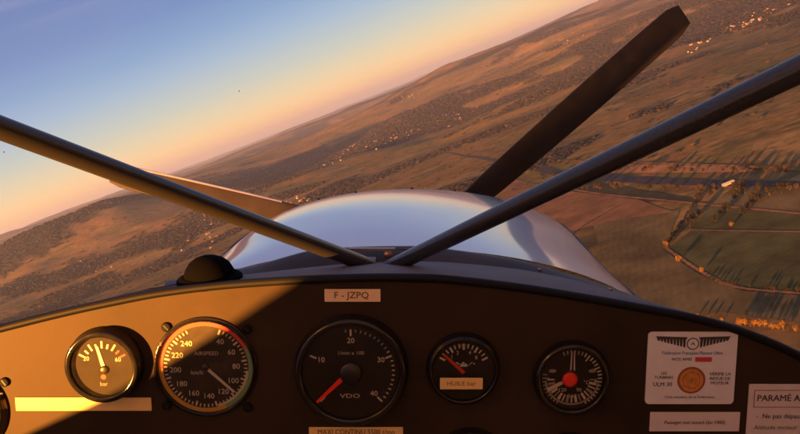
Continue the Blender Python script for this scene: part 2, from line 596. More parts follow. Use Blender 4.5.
# 1 small gauge on the left, deep black collar, dusty glass
g, ri, y0 = gauge('small_gauge', 'small round gauge with dusty glass in a deep black collar on the sunlit panel', 106.5, 363, 36.5, .013, .16, 'dusty', .005)
mb = MB(); mb.disc((0, 0), ri, y0, M['dial'], n=64)
for i in range(9):
    a = -62 + i * 15.5
    mb.tick(a, ri * .60, ri * (.84 if i % 2 == 0 else .76), .0016, y0 - .0003, M['mark'] if i < 7 else M['ringred'])
mb.text('20', -ri * .52, ri * .25, .0052, y0 - .0003, M['mark']); mb.text('60', ri * .5, ri * .22, .0052, y0 - .0003, M['mark'])
mb.disc((.0, -ri * .36), .0022, y0 - .0003, M['ringred'], n=16)
mb.text('bar', 0, -ri * .6, .005, y0 - .0003, M['dim'])
mb.build('dial', g)
needle(g, -14, -.003, ri * .80, .0034, .0022, y0, M['white'], .0036, M['black'], c=(.001, -ri * .12))

# 2 airspeed indicator
c = on_panel(206, 367)
g, ri, y0 = gauge('airspeed_indicator', 'airspeed dial with red, yellow and green rim and pale needle, four screws around it', 206, 367, 50, .0042, .05, 'dusty2', .0036)
mb = MB(); mb.disc((0, 0), ri, y0, M['dial'], n=72)
ym = y0 - .0003
rr0, rr1 = ri * .90, ri * .995
mb.arc(-92, 62, rr0, rr1, ym, M['ringred'])
mb.arc(62, 95, rr0, rr1, ym, M['ringred'] if False else M['dim'])
mb.arc(70, 155, rr0, rr1, ym - .0001, M['green'])
mb.arc(95, 165, rr0 - ri * .05, rr0, ym, M['mark'])
mb.arc(155, 268, rr0, rr1, ym, M['yellow'])
for i in range(56):
    a = 22 + i * 5.78
    if a > 338: break
    L = .13 if i % 5 == 0 else .085
    mb.tick(a, rr0 * (1 - L) - .0006, rr0 - .0009, .0011 if i % 5 else .0016, ym - .0002, M['mark'])
for k, s_ in enumerate(['40', '60', '80', '100', '120', '140', '160', '180', '200', '220', '240']):
    a = R(30 + k * 29.3)
    mb.text(s_, .64 * ri * math.sin(a), .64 * ri * math.cos(a), .0066, ym - .0002, M['mark'], bold=.02)
mb.text('AIRSPEED', .001, ri * .30, .0046, ym, M['mark'], 1.05)
mb.text('km/h', -.0075, -ri * .12, .0052, ym, M['mark'])
mb.build('dial', g)
needle(g, 133, .0015, ri * .80, .0026, .0020, y0 - .0003, M['white'], .0030, M['black'])
screws([(166.5, 327), (247, 329), (167, 405), (248, 407)], g, c)

# 3 tachometer
g, ri, y0 = gauge('tachometer', 'large black rev counter with red needle pointing lower left, in the middle of the panel', 351.5, 369, 55, .012, .12, 'gglass', .005)
mb = MB(); mb.disc((0, 0), ri, y0, M['dial'], n=72)
ym = y0 - .0003
for k, s_ in enumerate(['0', '10', '20', '30', '40']):
    a = R(-135 + k * 67.5)
    if k: mb.text(s_, .66 * ri * math.sin(a), .66 * ri * math.cos(a), .0064, ym, M['mark'], bold=.03)
for i in range(41):
    a = -135 + i * 6.75
    maj = i % 10 == 0
    if i < 19 and not maj: continue
    mb.tick(a, ri * (.76 if maj else .84), ri * .90, .0016 if maj else .0011, ym, M['mark'] if (i > 28 or maj) else M['dim'])
mb.text('1/min x 100', 0, ri * .40, .0046, ym, M['mark'])
mb.text('VDO', -.001, -ri * .52, .0052, ym, M['mark'], 1.5, bold=.03)
mb.build('dial', g)
needle(g, -134, -.0015, ri * .74, .0040, .0022, y0 - .003, M['red'], None, None, c=(-.0068, -.0045))
mb = MB(); mb.lathe([(.0092, y0), (.0092, y0 - .0045), (.008, y0 - .0056), (.0001, y0 - .0056)], M['black'], n=40); mb.build('hub', g)

# 4 oil pressure gauge with a label stuck on it
g, ri, y0 = gauge('oil_pressure_gauge', 'oil pressure gauge with oil can symbol, red needle and small yellow label across it', 463, 367.5, 35.5, .010, .12, 'gglass', .0045)
mb = MB(); mb.disc((0, 0), ri, y0, M['dial'], n=64)
ym = y0 - .0003
for i in range(13):
    a = -62 + i * 10.3
    maj = i % 3 == 0
    mb.tick(a, ri * (.66 if maj else .72), ri * .86, .0017 if maj else .0011, ym, M['mark'])
mb.text('bar', 0, ri * .90 - .0035 + .001, .0042, ym, M['dim'])
for t_, a in (('1', -46), ('2', -22), ('4', 22), ('8', 50)):
    mb.text(t_, .52 * ri * math.sin(R(a)), .56 * ri * math.cos(R(a)) + .001, .0046, ym, M['mark'])
# oil can symbol
zc = ri * .17
mb.flat([(-.0032, zc - .0018), (.0030, zc - .0018), (.0030, zc + .0008), (-.0024, zc + .0008)], ym, M['mark'])
mb.flat([(.0030, zc - .0014), (.0034, zc - .0014), (.0078, zc + .0020), (.0070, zc + .0022)], ym, M['mark'])
mb.flat([(-.0030, zc + .0006), (-.0034, zc - .0002), (-.0066, zc + .0016), (-.0060, zc + .0024)], ym, M['mark'])
mb.flat([(-.0012, zc + .0010), (.0008, zc + .0010), (.0008, zc + .0022), (-.0012, zc + .0022)], ym, M['mark'])
mb.disc((.0088, zc + .0008), .0007, ym, M['mark'], n=10)
mb.build('dial', g)
needle(g, -47, -.002, ri * .80, .0030, .0020, y0 - .0008, M['red'], None, None, c=(-.001, -ri * .04))
mb = MB(); mb.lathe([(.006, y0), (.006, y0 - .003), (.0001, y0 - .0034)], M['black'], n=30, c=(0, 0, -ri * .42)); mb.build('hub', g)
goil = on_panel(463, 367.5)

# 5 gauge with the red cap
g, ri, y0 = gauge('red_capped_gauge', 'round gauge with a bright red cap at its centre and crowded cream markings', 571, 377, 37, .009, .14, 'gglass', .0045)
mb = MB(); mb.disc((0, 0), ri, y0, M['dial'], n=64)
ym = y0 - .0003
for i in range(40):
    a = -150 + i * 7.7
    if -75 < a < -20: continue
    mb.tick(a, ri * (.70 if i % 4 == 0 else .80), ri * .93, .0012, ym, M['mark'] if a > 20 else M['dim'])
for i in range(17):
    a = 92 + i * 11
    mb.tick(a, ri * .55, ri * .78, .0021 if i % 2 else .0012, ym - .0001, M['mark'] if i % 3 else M['dim'])
mb.arc(100, 262, ri * .80, ri * .86, ym - .0001, M['dim'])
for sx in (-1, 1):
    mb.flat([(sx * .0008, ri * .30), (sx * .0022, ri * .26), (sx * .0014, ri * .90), (sx * .0006, ri * .90)], ym, M['mark'])
    mb.disc((sx * ri * .62, ri * .26), .0032, ym, M['dim'], n=20, ry=.0016)
mb.text('120', -ri * .30, -ri * .36, .0046, ym - .0002, M['mark'])
mb.text('90', ri * .22, -ri * .36, .0046, ym - .0002, M['mark'])
mb.text('OAT', 0, -ri * .56, .0040, ym - .0002, M['mark'])
mb.text('°C', ri * .45, -ri * .12, .005, ym - .0002, M['mark'])
mb.flat([(-ri * .80, -ri * .30), (-ri * .74, -ri * .42), (-ri * .16, -ri * .10), (-ri * .20, ri * .0)], ym - .0003, M['mark'])
mb.build('dial', g)
mb = MB(); mb.lathe([(.0066, y0), (.0066, y0 - .0022), (.0050, y0 - .0036), (.0001, y0 - .0040)], M['red'], n=12, smooth=False, c=(-.0022, 0, .0)); mb.build('hub', g)

# 6-8 gauges cut by the frame
c = on_panel(-39, 411)
g, ri, y0 = gauge('dial_gauge', 'gauge cut by the left edge of the photo, dark ring and one screw', -39, 411, 46, .006, .10)
mb = MB(); mb.disc((0, 0), ri, y0, M['dial'], n=60)
for i in range(30): mb.tick(i * 12, ri * .8, ri * .92, .0012, y0 - .0003, M['mark'])
mb.build('dial', g)
screws([(5, 382), (-80, 372)], g, c)
for px, py, rp, lab in ((470, 463, 37, 'gauge at the bottom edge below the oil gauge, only its top rim showing'), (569, 468, 37, 'gauge at the bottom edge under the red-capped gauge')):
    g, ri, y0 = gauge('dial_gauge', lab, px, py, rp, .010, .12)
    mb = MB(); mb.disc((0, 0), ri, y0, M['dial'], n=60)
    for i in range(13): mb.tick(-62 + i * 10.3, ri * .7, ri * .86, .0012, y0 - .0003, M['mark'])
    mb.build('dial', g)


# placards and stickers
def plate(name, label, cat, x0, y0, x1, y1, m, th=.0009, rad=0, off=0.0, group=None):
    a, b = PP(x0, y0, YP - off), PP(x1, y1, YP - off)
    c = Vector(((a.x + b.x) / 2, YP - off, (a.z + b.z) / 2))
    g = thing(name, label, cat, c, group)
    w, h = abs(b.x - a.x) / 2, abs(a.z - b.z) / 2
    pts = []
    rad = max(rad, .0004)
    for cx, cz, a0 in ((w - rad, h - rad, 0), (-w + rad, h - rad, 90), (-w + rad, -h + rad, 180), (w - rad, -h + rad, 270)):
        for k in range(7):
            t = R(a0 + 15 * k)
            pts.append((cx + rad * math.cos(t), cz + rad * math.sin(t)))
    mb = MB()
    mb.grid([[(p[0], -.0002, p[1]) for p in pts], [(p[0], -th, p[1]) for p in pts]], m, False, True)
    mb.flat(pts, -th, m)
    return g, mb, w, h, -th - .0002

g, mb, w, h, y0 = plate('registration_placard', 'small cream registration plate reading F-JZPQ, high in the middle of the panel', 'placard', 324.5, 289, 380.5, 301.5, M['label'])
mb.text('F - JZPQ', -.001, 0, .0078, y0, M['print'], 1.05, bold=.03)
mb.build('plate', g)
g, mb, w, h, y0 = plate('placard', 'long blank placard half in sunlight, below the small gauge on the left', 'placard', 15.5, 397.5, 152, 410.5, M['lemon'])
mb.build('plate', g)
g, mb, w, h, y0 = plate('placard', 'yellow speed placard reading MAXI CONTINU, below the large rev counter', 'placard', 309, 427, 403, 441, M['lemon'])
mb.text('MAXI CONTINU 5500 t/mn', 0, .0018, .0068, y0, M['print'], .82, bold=.02)
mb.build('plate', g)
g, mb, w, h, y0 = plate('gauge_label', 'tiny yellow strip label across the oil pressure gauge', 'label', 440, 377.8, 482.5, 389, M['lemon'], off=.0104)
mb.text('HUILE bar', 0, 0, .0052, y0, M['print'], 1.1)
mb.build('plate', g)
# sticker with wings
g, mb, w, h, y0 = plate('winged_sticker', 'white rounded sticker with black wings at the top and an orange coin in its centre', 'sticker', 648, 331.5, 732.5, 403.5, M['sticker'], .0016, .0035)
for sx in (-1, 1):
    for k in range(9):           # feathers
        f = k / 8
        x0_ = sx * (.006 + .0030 * k * .9); z0_ = h * .86 - .0008
        L = .0085 - .0058 * f
        x1_ = x0_ - sx * .0005
        mb.flat([(x0_, z0_), (x0_ + sx * .0026, z0_), (x1_ + sx * .0024, z0_ - L * .95 + .0006), (x1_ + sx * .0006, z0_ - L)], y0, M['ink'])
    mb.flat([(sx * .005, h * .86), (sx * .0315, h * .86 + .0008), (sx * .029, h * .86 - .0016), (sx * .005, h * .86 - .0016)], y0 - .0001, M['ink'])
mb.disc((0, h * .68), .0052, y0 - .0002, M['ink'], n=28); mb.disc((0, h * .68), .0043, y0 - .0003, M['sticker'], n=28)
mb.text('A', 0, h * .68, .0042, y0 - .0004, M['ink'], 1.3, bold=.03)
mb.text('Fédération Française Planeur Ultra', 0, h * .42, .0042, y0, M['blue'], .86, bold=.03)
mb.text('NOS AMIS', -.0085, h * .25, .0038, y0, M['ink'], 1, bold=.02)
mb.flat([(.0028, h * .31), (.0168, h * .31), (.0168, h * .18), (.0028, h * .18)], y0, M['pinkred'])
mb.disc((.0006, -h * .33), .0118, y0, M['golddk'], n=40); mb.disc((.0006, -h * .33), .0100, y0 - .0002, M['gold'], n=40)
mb.arc(0, 360, .0068, .0073, y0 - .0003, M['golddk'])
mb.v[-480:] = [(v[0] + .0006, v[1], v[2] - h * .33) for v in mb.v[-480:]]
mb.text('EURO', .0006, -h * .33, .0042, y0 - .0003, M['golddk'])
for i, t_ in enumerate(['LES', 'TURBINES']): mb.text(t_, -.0228, -h * .14 - i * .0036, .0036, y0, M['ink'], 1, bold=.02)
mb.text('ULM 30', -.0235, -h * .45, .0050, y0, M['ink'], 1, bold=.03)
for i, t_ in enumerate(['VERIFIE LA', 'REVUE DE', 'MOTEUR']): mb.text(t_, .0245, -h * .16 - i * .0040, .0037, y0, M['ink'], 1.05, bold=.03)
mb.text('Club membre de la Fédération', 0, -h * .80, .0034, y0, M['ink'], 1, bold=.01)
mb.build('plate', g)
g, mb, w, h, y0 = plate('strip_placard', 'narrow pale strip with one line of small print, directly under the winged sticker', 'placard', 650, 412, 738.5, 431, M['paper'])
mb.text('Passager non assuré (loi 1983)', 0, -.0006, .0043, y0, M['ink'], .98, bold=.02)
mb.build('plate', g)
g, mb, w, h, y0 = plate('notice', 'pale paper notice with a framed heading, cut by the lower right corner of the photo', 'notice', 749, 384, 850, 480, M['paper'])
xl = -w + .0055
def frame(x0_, z0_, x1_, z1_, t):
    for q in ([(x0_, z0_), (x1_, z0_), (x1_, z0_ - t), (x0_, z0_ - t)], [(x0_, z1_), (x1_, z1_), (x1_, z1_ + t), (x0_, z1_ + t)],
              [(x0_, z0_ - t), (x0_ + t, z0_ - t), (x0_ + t, z1_ + t), (x0_, z1_ + t)], [(x1_, z0_ - t), (x1_ - t, z0_ - t), (x1_ - t, z1_ + t), (x1_, z1_ + t)]):
        mb.flat(q, y0, M['golddk'])
frame(xl - .001, h - .0050, w - .004, h - .0205, .0006)
mb.text('PARAMÉ ALARME', xl + .0015, h - .0125, .0078, y0, M['ink'], 1, bold=.03, align='LEFT')
mb.text('-  Ne pas dépasser', xl + .002, h - .0285, .0058, y0, M['ink'], 1, bold=.02, align='LEFT')
mb.text('Altitude moteur', xl + .001, h - .0385, .0056, y0, M['ink'], 1, bold=.0, align='LEFT')
mb.build('plate', g)

# black dome standing on the glareshield
dc = P(210, 280, .672)
g = thing('domed_cap', 'matt black dome with flat brim on top of the panel, left of the tubes', 'dome', dc)
mb = MB()
mb.lathe([(.0001, .0215), (.006, .0212), (.012, .0190), (.017, .0150), (.0205, .0090), (.0222, .0030), (.0226, -.004)], M['dome'], axis='z', n=48)
mb.build('cap', g)
mb = MB()
mb.lathe([(.0224, .0050), (.0262, .0036), (.0278, .0020), (.0278, -.0004), (.024, -.004)], M['dome'], axis='z', n=48)
o = mb.build('brim', g); o.rotation_euler = (R(3), R(-3), 0)

# ------------------------------------------------------------------ terrain
def vnoise(x, y, seed):
    """smooth value noise, numpy"""
    xi = np.floor(x).astype(np.int64); yi = np.floor(y).astype(np.int64)
    xf = x - xi; yf = y - yi
    def hsh(a, b):
        n = (a * 374761393 + b * 668265263 + seed * 1442695041) & 0x7fffffff
        n = ((n ^ (n >> 13)) * 1274126177) & 0x7fffffff
        return ((n ^ (n >> 16)) & 0xffff) / 65535.0
    u = xf * xf * (3 - 2 * xf); v = yf * yf * (3 - 2 * yf)
    a, b, c, d = hsh(xi, yi), hsh(xi + 1, yi), hsh(xi, yi + 1), hsh(xi + 1, yi + 1)
    return (a * (1 - u) + b * u) * (1 - v) + (c * (1 - u) + d * u) * v


def fbm(x, y, seed, o=4):
    s_, a, t = 0, 1, 0
    for k in range(o):
        s_ = s_ + a * vnoise(x * 2 ** k + 17.3 * k, y * 2 ** k - 9.1 * k, seed + k); t += a; a *= .5
    return s_ / t


def sstep(a, b, x):
    t = np.clip((x - a) / (b - a), 0, 1)
    return t * t * (3 - 2 * t)


def azpx(px, py=110):
    d = WI @ ray(px, py)
    return math.atan2(d.x, d.y)


WI = M_CAM.to_3x3()
HILLS = []
for px_, r_, h_, sr_, sl_ in ((560, 9000, 190, 1500, 1900), (470, 10500, 150, 1200, 1300), (690, 6500, 120, 1200, 1500), (40, 9500, 170, 1500, 1500), (130, 7800, 90, 900, 1000), (300, 6800, -70, 1500, 1100),
                              (420, 6500, 70, 700, 900), (250, 4600, 55, 500, 800), (620, 4300, 60, 500, 900), (340, 14000, 60, 1500, 2500)):
    a_ = azpx(px_); HILLS.append((r_ * math.sin(a_), r_ * math.cos(a_), h_, sr_, sl_, a_))


HILLS.append((-2250, 5500, 240, 600, 1150, math.atan2(-2250, 5500)))
HILLS.append((-700, 8800, 90, 700, 1500, math.atan2(-700, 8800)))


def height(x, y):
    x = np.asarray(x, float); y = np.asarray(y, float)
    r_ = np.hypot(x, y); az = np.degrees(np.arctan2(x, y))
    h = sstep(1500, 4200, r_) * ((fbm(x / 3000 + 5, y / 2600, 3, 5) - .5) * 260)
    h = h + sstep(2200, 5000, r_) * (fbm(x / 900 + 1, y / 800, 77, 3) - .5) * 75
    h = h + sstep(900, 2200, r_) * (fbm(x / 700, y / 700, 8, 3) - .5) * 16
    far_ = sstep(6500, 15000, r_)
    h = h + far_ * (95 + (fbm(x / 6500 + 2, y / 6500, 21, 4) - .5) * 330)
    # ridges: a broad one on the left horizon, a higher one to the right, a low gap between
    rl = np.exp(-((az + 24) / 11) ** 2) * 190
    rr = np.exp(-((az - 24) / 13) ** 2) * 300
    h = h + (rl + rr) * sstep(7000, 17000, r_)
    for cx_, cy_, hh, sr_, sl_, a_ in HILLS:
        dx, dy = x - cx_, y - cy_
        u = dx * math.sin(a_) + dy * math.cos(a_); v = dx * math.cos(a_) - dy * math.sin(a_)
        h = h + hh * np.exp(-(u / sr_) ** 2 - (v / sl_) ** 2)
    return h


WOODS_SHADE = [(-1500, 6800, 1500, 900, .3), (-2600, 5200, 1500, 650, .22), (-800, 3900, 700, 300, .22), (-150, 3300, 800, 260, .22), (900, 3300, 700, 260, .2), (2300, 4200, 900, 300, .2),  # first blob paints the shaded far valley as dark wood
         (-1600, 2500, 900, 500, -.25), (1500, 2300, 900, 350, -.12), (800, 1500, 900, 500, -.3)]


def wood_shade(x, y):
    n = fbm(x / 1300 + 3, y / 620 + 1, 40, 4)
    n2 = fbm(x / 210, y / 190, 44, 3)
    for cx_, cy_, rx_, ry_, am in WOODS_SHADE:
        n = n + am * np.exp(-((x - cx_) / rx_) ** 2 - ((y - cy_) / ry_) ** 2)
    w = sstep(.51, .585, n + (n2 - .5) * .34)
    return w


WI = M_CAM.to_3x3()


def ground(px, py):
    d = WI @ ray(px, py); d.normalize()
    t = 200.0
    for _ in range(4000):
        p = d * t
        gap = p.z - (-ALT + float(height(p.x, p.y)))
        if gap < .4: return Vector((p.x, p.y, -ALT + float(height(p.x, p.y))))
        t += max(.4, gap * .9)
        if t > 60000: return None
    return p


def gz(x, y): return -ALT + float(height(x, y))


az = np.concatenate([np.linspace(-180, -42, 60, endpoint=False), np.linspace(-42, 46, 430, endpoint=False), np.linspace(46, 180, 60, endpoint=False)])
rad = 60 * (1.0162 ** np.arange(0, 440)); rad = rad[rad < 62000]
AZ, RD = np.meshgrid(np.radians(az), rad)
X, Y = RD * np.sin(AZ), RD * np.cos(AZ)
Z = -ALT + height(X, Y)
W = wood_shade(X, Y)
nr, na = X.shape
V = np.stack([X, Y, Z], -1).reshape(-1, 3)
V = np.vstack([V, [[0, 0, -ALT]]])
ii, jj = np.meshgrid(np.arange(nr - 1), np.arange(na), indexing='ij')
j2 = (jj + 1) % na
F = np.stack([ii * na + jj, ii * na + j2, (ii + 1) * na + j2, (ii + 1) * na + jj], -1).reshape(-1, 4)


def np_mesh(name, V, F, mats, mi=None, smooth=True, attr=None, tris=None):
    me = bpy.data.meshes.new(name)
    k = F.shape[1]
    nl = F.size
    extra = 0 if tris is None else tris.size
    me.vertices.add(len(V)); me.vertices.foreach_set('co', V.astype(np.float32).ravel())
    me.loops.add(nl + extra)
    li = F.ravel() if tris is None else np.concatenate([F.ravel(), tris.ravel()])
    me.loops.foreach_set('vertex_index', li.astype(np.int32))
    nf = len(F) + (0 if tris is None else len(tris))
    me.polygons.add(nf)
    ls = np.arange(len(F)) * k
    if tris is not None: ls = np.concatenate([ls, nl + np.arange(len(tris)) * 3])
    me.polygons.foreach_set('loop_start', ls.astype(np.int32))
    if mi is not None: me.polygons.foreach_set('material_index', mi.astype(np.int32))
    me.polygons.foreach_set('use_smooth', np.full(nf, smooth))
    for m in mats: me.materials.append(m)
    if attr is not None:
        a = me.attributes.new('wood_shade', 'FLOAT', 'POINT')
        a.data.foreach_set('value', attr.astype(np.float32))
    me.update(calc_edges=True); me.validate()
    o = bpy.data.objects.new(name, me); COL.objects.link(o)
    return o


def ground_material():
    m = bpy.data.materials.new('farmland'); m.use_nodes = True
    nt = m.node_tree; L = nt.links; N = nt.nodes
    b = N['Principled BSDF']; b.inputs['Roughness'].default_value = 1; b.inputs['Specular IOR Level'].default_value = .0
    tc = N.new('ShaderNodeTexCoord')
    def mapping(sc, rot=0):
        mp = N.new('ShaderNodeMapping'); mp.inputs['Scale'].default_value = sc; mp.inputs['Rotation'].default_value = (0, 0, rot)
        L.new(tc.outputs['Object'], mp.inputs['Vector']); return mp
    def noise(mp, s=1, d=5, r=.6, dist=0):
        n = N.new('ShaderNodeTexNoise'); n.inputs['Scale'].default_value = s; n.inputs['Detail'].default_value = d
        n.inputs['Roughness'].default_value = r; n.inputs['Distortion'].default_value = dist
        L.new(mp.outputs[0], n.inputs['Vector']); return n
    def ramp(src, stops, interp='LINEAR'):
        c = N.new('ShaderNodeValToRGB'); c.color_ramp.interpolation = interp
        e = c.color_ramp.elements
        while len(e) > 1: e.remove(e[-1])
        e[0].position, e[0].color = stops[0][0], (*stops[0][1], 1)
        for p, q in stops[1:]:
            x = e.new(p); x.color = (*q, 1)
        L.new(src, c.inputs['Fac']); return c
    def mix(fac, a, b_, mode='MIX'):
        x = N.new('ShaderNodeMixRGB'); x.blend_type = mode
        if isinstance(fac, float): x.inputs[0].default_value = fac
        else: L.new(fac, x.inputs[0])
        L.new(a, x.inputs[1])
        if isinstance(b_, tuple): x.inputs[2].default_value = (*b_, 1)
        else: L.new(b_, x.inputs[2])
        return x
    # field patchwork, cells warped a little
    mp = mapping((1 / 210, 1 / 130, 0), R(24))
    wn = noise(mapping((1 / 500, 1 / 500, 0)), 1, 3)
    add = N.new('ShaderNodeVectorMath'); add.operation = 'MULTIPLY_ADD'
    L.new(wn.outputs['Color'], add.inputs[0]); add.inputs[1].default_value = (1.3, 1.3, 0); L.new(mp.outputs[0], add.inputs[2])
    vo = N.new('ShaderNodeTexVoronoi'); vo.distance = 'CHEBYCHEV'; vo.inputs['Scale'].default_value = 1; vo.voronoi_dimensions = '2D'
    L.new(add.outputs[0], vo.inputs['Vector'])
    sep = N.new('ShaderNodeSeparateColor'); L.new(vo.outputs['Color'], sep.inputs[0])
    fields = ramp(sep.outputs[0], [(0, (.17, .085, .045)), (.22, (.22, .12, .06)), (.38, (.12, .085, .045)), (.52, (.24, .12, .065)), (.66, (.085, .085, .04)),
                                   (.78, (.19, .115, .065)), (.9, (.28, .17, .10))], 'CONSTANT')
    # hedgerow lines between the cells
    ve = N.new('ShaderNodeTexVoronoi'); ve.feature = 'DISTANCE_TO_EDGE'; ve.voronoi_dimensions = '2D'; ve.inputs['Scale'].default_value = 1
    L.new(add.outputs[0], ve.inputs['Vector'])
    big = noise(mapping((1 / 1900, 1 / 1900, 0)), 1, 5)
    bigc = ramp(big.outputs['Fac'], [(.36, (.105, .085, .045)), (.5, (.21, .11, .06)), (.64, (.25, .135, .075))])
    c1 = mix(.50, fields.outputs[0], bigc.outputs[0])
    fine = noise(mapping((1 / 34, 1 / 34, 0)), 1, 8, .72)
    fr = ramp(fine.outputs['Fac'], [(.28, (.45, .45, .45)), (.5, (.95, .95, .95)), (.72, (1.5, 1.45, 1.4))])
    c2 = mix(1.0, c1.outputs[0], fr.outputs[0], 'MULTIPLY')
    # scrub patches and dry strips
    sc = noise(mapping((1 / 190, 1 / 95, 0), R(-14)), 1, 8, .7, .3)
    sr = ramp(sc.outputs['Fac'], [(.53, (0, 0, 0)), (.60, (1, 1, 1))])
    scm = N.new('ShaderNodeMath'); scm.operation = 'MULTIPLY'; L.new(sr.outputs[0], scm.inputs[0]); scm.inputs[1].default_value = .75
    c3 = mix(scm.outputs[0], c2.outputs[0], (.055, .055, .035))
    at = N.new('ShaderNodeAttribute'); at.attribute_name = 'wood_shade'
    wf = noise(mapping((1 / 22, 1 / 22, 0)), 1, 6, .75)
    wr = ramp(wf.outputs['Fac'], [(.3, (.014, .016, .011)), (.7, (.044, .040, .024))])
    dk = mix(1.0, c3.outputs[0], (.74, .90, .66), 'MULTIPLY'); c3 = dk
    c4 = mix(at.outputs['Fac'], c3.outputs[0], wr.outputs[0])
    L.new(c4.outputs[0], b.inputs['Base Color'])
    bp = N.new('ShaderNodeBump'); bp.inputs['Distance'].default_value = 1.4; bp.inputs['Strength'].default_value = .7
    L.new(fine.outputs['Fac'], bp.inputs['Height']); L.new(bp.outputs[0], b.inputs['Normal'])
    return m

M['ground'] = ground_material()
tri = np.stack([np.full(na, nr * na), (np.arange(na) + 1) % na, np.arange(na)], -1)
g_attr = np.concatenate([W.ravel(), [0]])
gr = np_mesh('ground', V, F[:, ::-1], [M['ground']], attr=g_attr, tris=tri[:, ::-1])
tag(gr, 'brown and olive autumn farmland rolling to the horizon', 'ground', kind='structure')


# ---- fields, tracks and the road as sheets over the near plain
def land(name, color, amt=.25, scale=.05, rough=1.0, stripes=None):
    m = mat(name, color, rough, spec=0, noise=(scale, amt))
    nt = m.node_tree; b = nt.nodes['Principled BSDF']
    src = b.inputs['Base Color'].links[0].from_socket
    tc = nt.nodes['Texture Coordinate']
    mp = nt.nodes.new('ShaderNodeMapping'); mp.inputs['Rotation'].default_value = (0, 0, R(20 + 50 * (sum(map(ord, name)) % 5) / 4))
    nt.links.new(tc.outputs['Object'], mp.inputs['Vector'])
    wv = nt.nodes.new('ShaderNodeTexWave'); wv.inputs['Scale'].default_value = .035; wv.inputs['Distortion'].default_value = 6; wv.inputs['Detail'].default_value = 3; wv.inputs['Detail Scale'].default_value = .6
    nt.links.new(mp.outputs[0], wv.inputs['Vector'])
    n2 = nt.nodes.new('ShaderNodeTexNoise'); n2.inputs['Scale'].default_value = .006; n2.inputs['Detail'].default_value = 9; n2.inputs['Roughness'].default_value = .7
    nt.links.new(tc.outputs['Object'], n2.inputs['Vector'])
    ad = nt.nodes.new('ShaderNodeMath'); ad.operation = 'MULTIPLY_ADD'; ad.inputs[1].default_value = .045
    nt.links.new(wv.outputs['Fac'], ad.inputs[0]); nt.links.new(n2.outputs['Fac'], ad.inputs[2])
    r1 = nt.nodes.new('ShaderNodeValToRGB'); r1.color_ramp.elements[0].position = .32; r1.color_ramp.elements[1].position = .72
    r1.color_ramp.elements[0].color = (.55, .55, .55, 1); r1.color_ramp.elements[1].color = (1.5, 1.4, 1.3, 1)
    nt.links.new(ad.outputs[0], r1.inputs['Fac'])
    mx = nt.nodes.new('ShaderNodeMixRGB'); mx.blend_type = 'MULTIPLY'; mx.inputs[0].default_value = 1
    nt.links.new(src, mx.inputs[1]); nt.links.new(r1.outputs[0], mx.inputs[2]); nt.links.new(mx.outputs[0], b.inputs['Base Color'])
    return m

M['f_green'] = land('pasture_dark_green', (.046, .052, .024), .35, .03)
M['f_olive'] = land('pasture_olive', (.078, .066, .034), .35, .02)
M['f_brown'] = land('ploughed_brown', (.125, .075, .042), .3, .03)
M['f_rust'] = land('stubble_rust', (.18, .105, .055), .3, .03)
M['f_dark'] = land('dark_fallow', (.030, .034, .028), .3, .02)
M['track'] = land('dirt_track', (.15, .085, .045), .3, .1)
M['asphalt'] = land('road_asphalt', (.05, .05, .055), .2, .1)
M['water'] = mat('river_water', (.028, .026, .030), .8, spec=.05)


def gp(px, py):
    v = ground(px, py)
    return (v.x, v.y)


def drape(name, pts, m, lift, label, cat='field', step=40.0):
    """A land sheet: polygon in ground coordinates, filled on a fine grid so that it follows the ground."""
    from mathutils.geometry import delaunay_2d_cdt
    bpts = []
    n = len(pts)
    for i in range(n):
        a, b = Vector(pts[i]), Vector(pts[(i + 1) % n])
        k = max(1, int((b - a).length / step))
        for q in range(k): 
            w = a.lerp(b, q / k)
            bpts.append(w)
    xs = [p[0] for p in pts]; ys = [p[1] for p in pts]
    inner = []
    def inside(x, y):
        c = False
        for i in range(n):
            x1, y1 = pts[i]; x2, y2 = pts[(i + 1) % n]
            if (y1 > y) != (y2 > y) and x < (x2 - x1) * (y - y1) / (y2 - y1) + x1: c = not c
        return c
    gx = min(xs)
    while gx < max(xs):
        gy = min(ys)
        while gy < max(ys):
            if inside(gx, gy): inner.append(Vector((gx, gy)))
            gy += step
        gx += step
    allp = bpts + inner
    res = delaunay_2d_cdt(allp, [], [list(range(len(bpts)))], 1, 1e-4)
    vs = [(v.x, v.y, gz(v.x, v.y) + lift) for v in res[0]]
    mb = MB(); mb.add(vs, [list(f) for f in res[2]], m, True)
    o = mb.build(name)
    return tag(o, label, cat, kind='structure')


def ribbon(name, px, width, m, lift, label, cat='track'):
    pts = [Vector(gp(*p)) for p in px]
    pts = spline([(p.x, p.y, 0) for p in pts], len(pts) * 14)
    rows = []
    for i, p in enumerate(pts):
        a, b = pts[max(0, i - 1)], pts[min(len(pts) - 1, i + 1)]
        t = (b - a).normalized(); q = Vector((-t.y, t.x, 0)) * (width / 2 * (1 + .25 * math.sin(i * 1.7)))
        rows.append([(s_.x, s_.y, gz(s_.x, s_.y) + lift) for s_ in (p - q, p, p + q)])
    mb = MB(); mb.grid(rows, m, False)
    return tag(mb.build(name), label, cat, kind='structure')


def G(*l): return [gp(*p) for p in l]

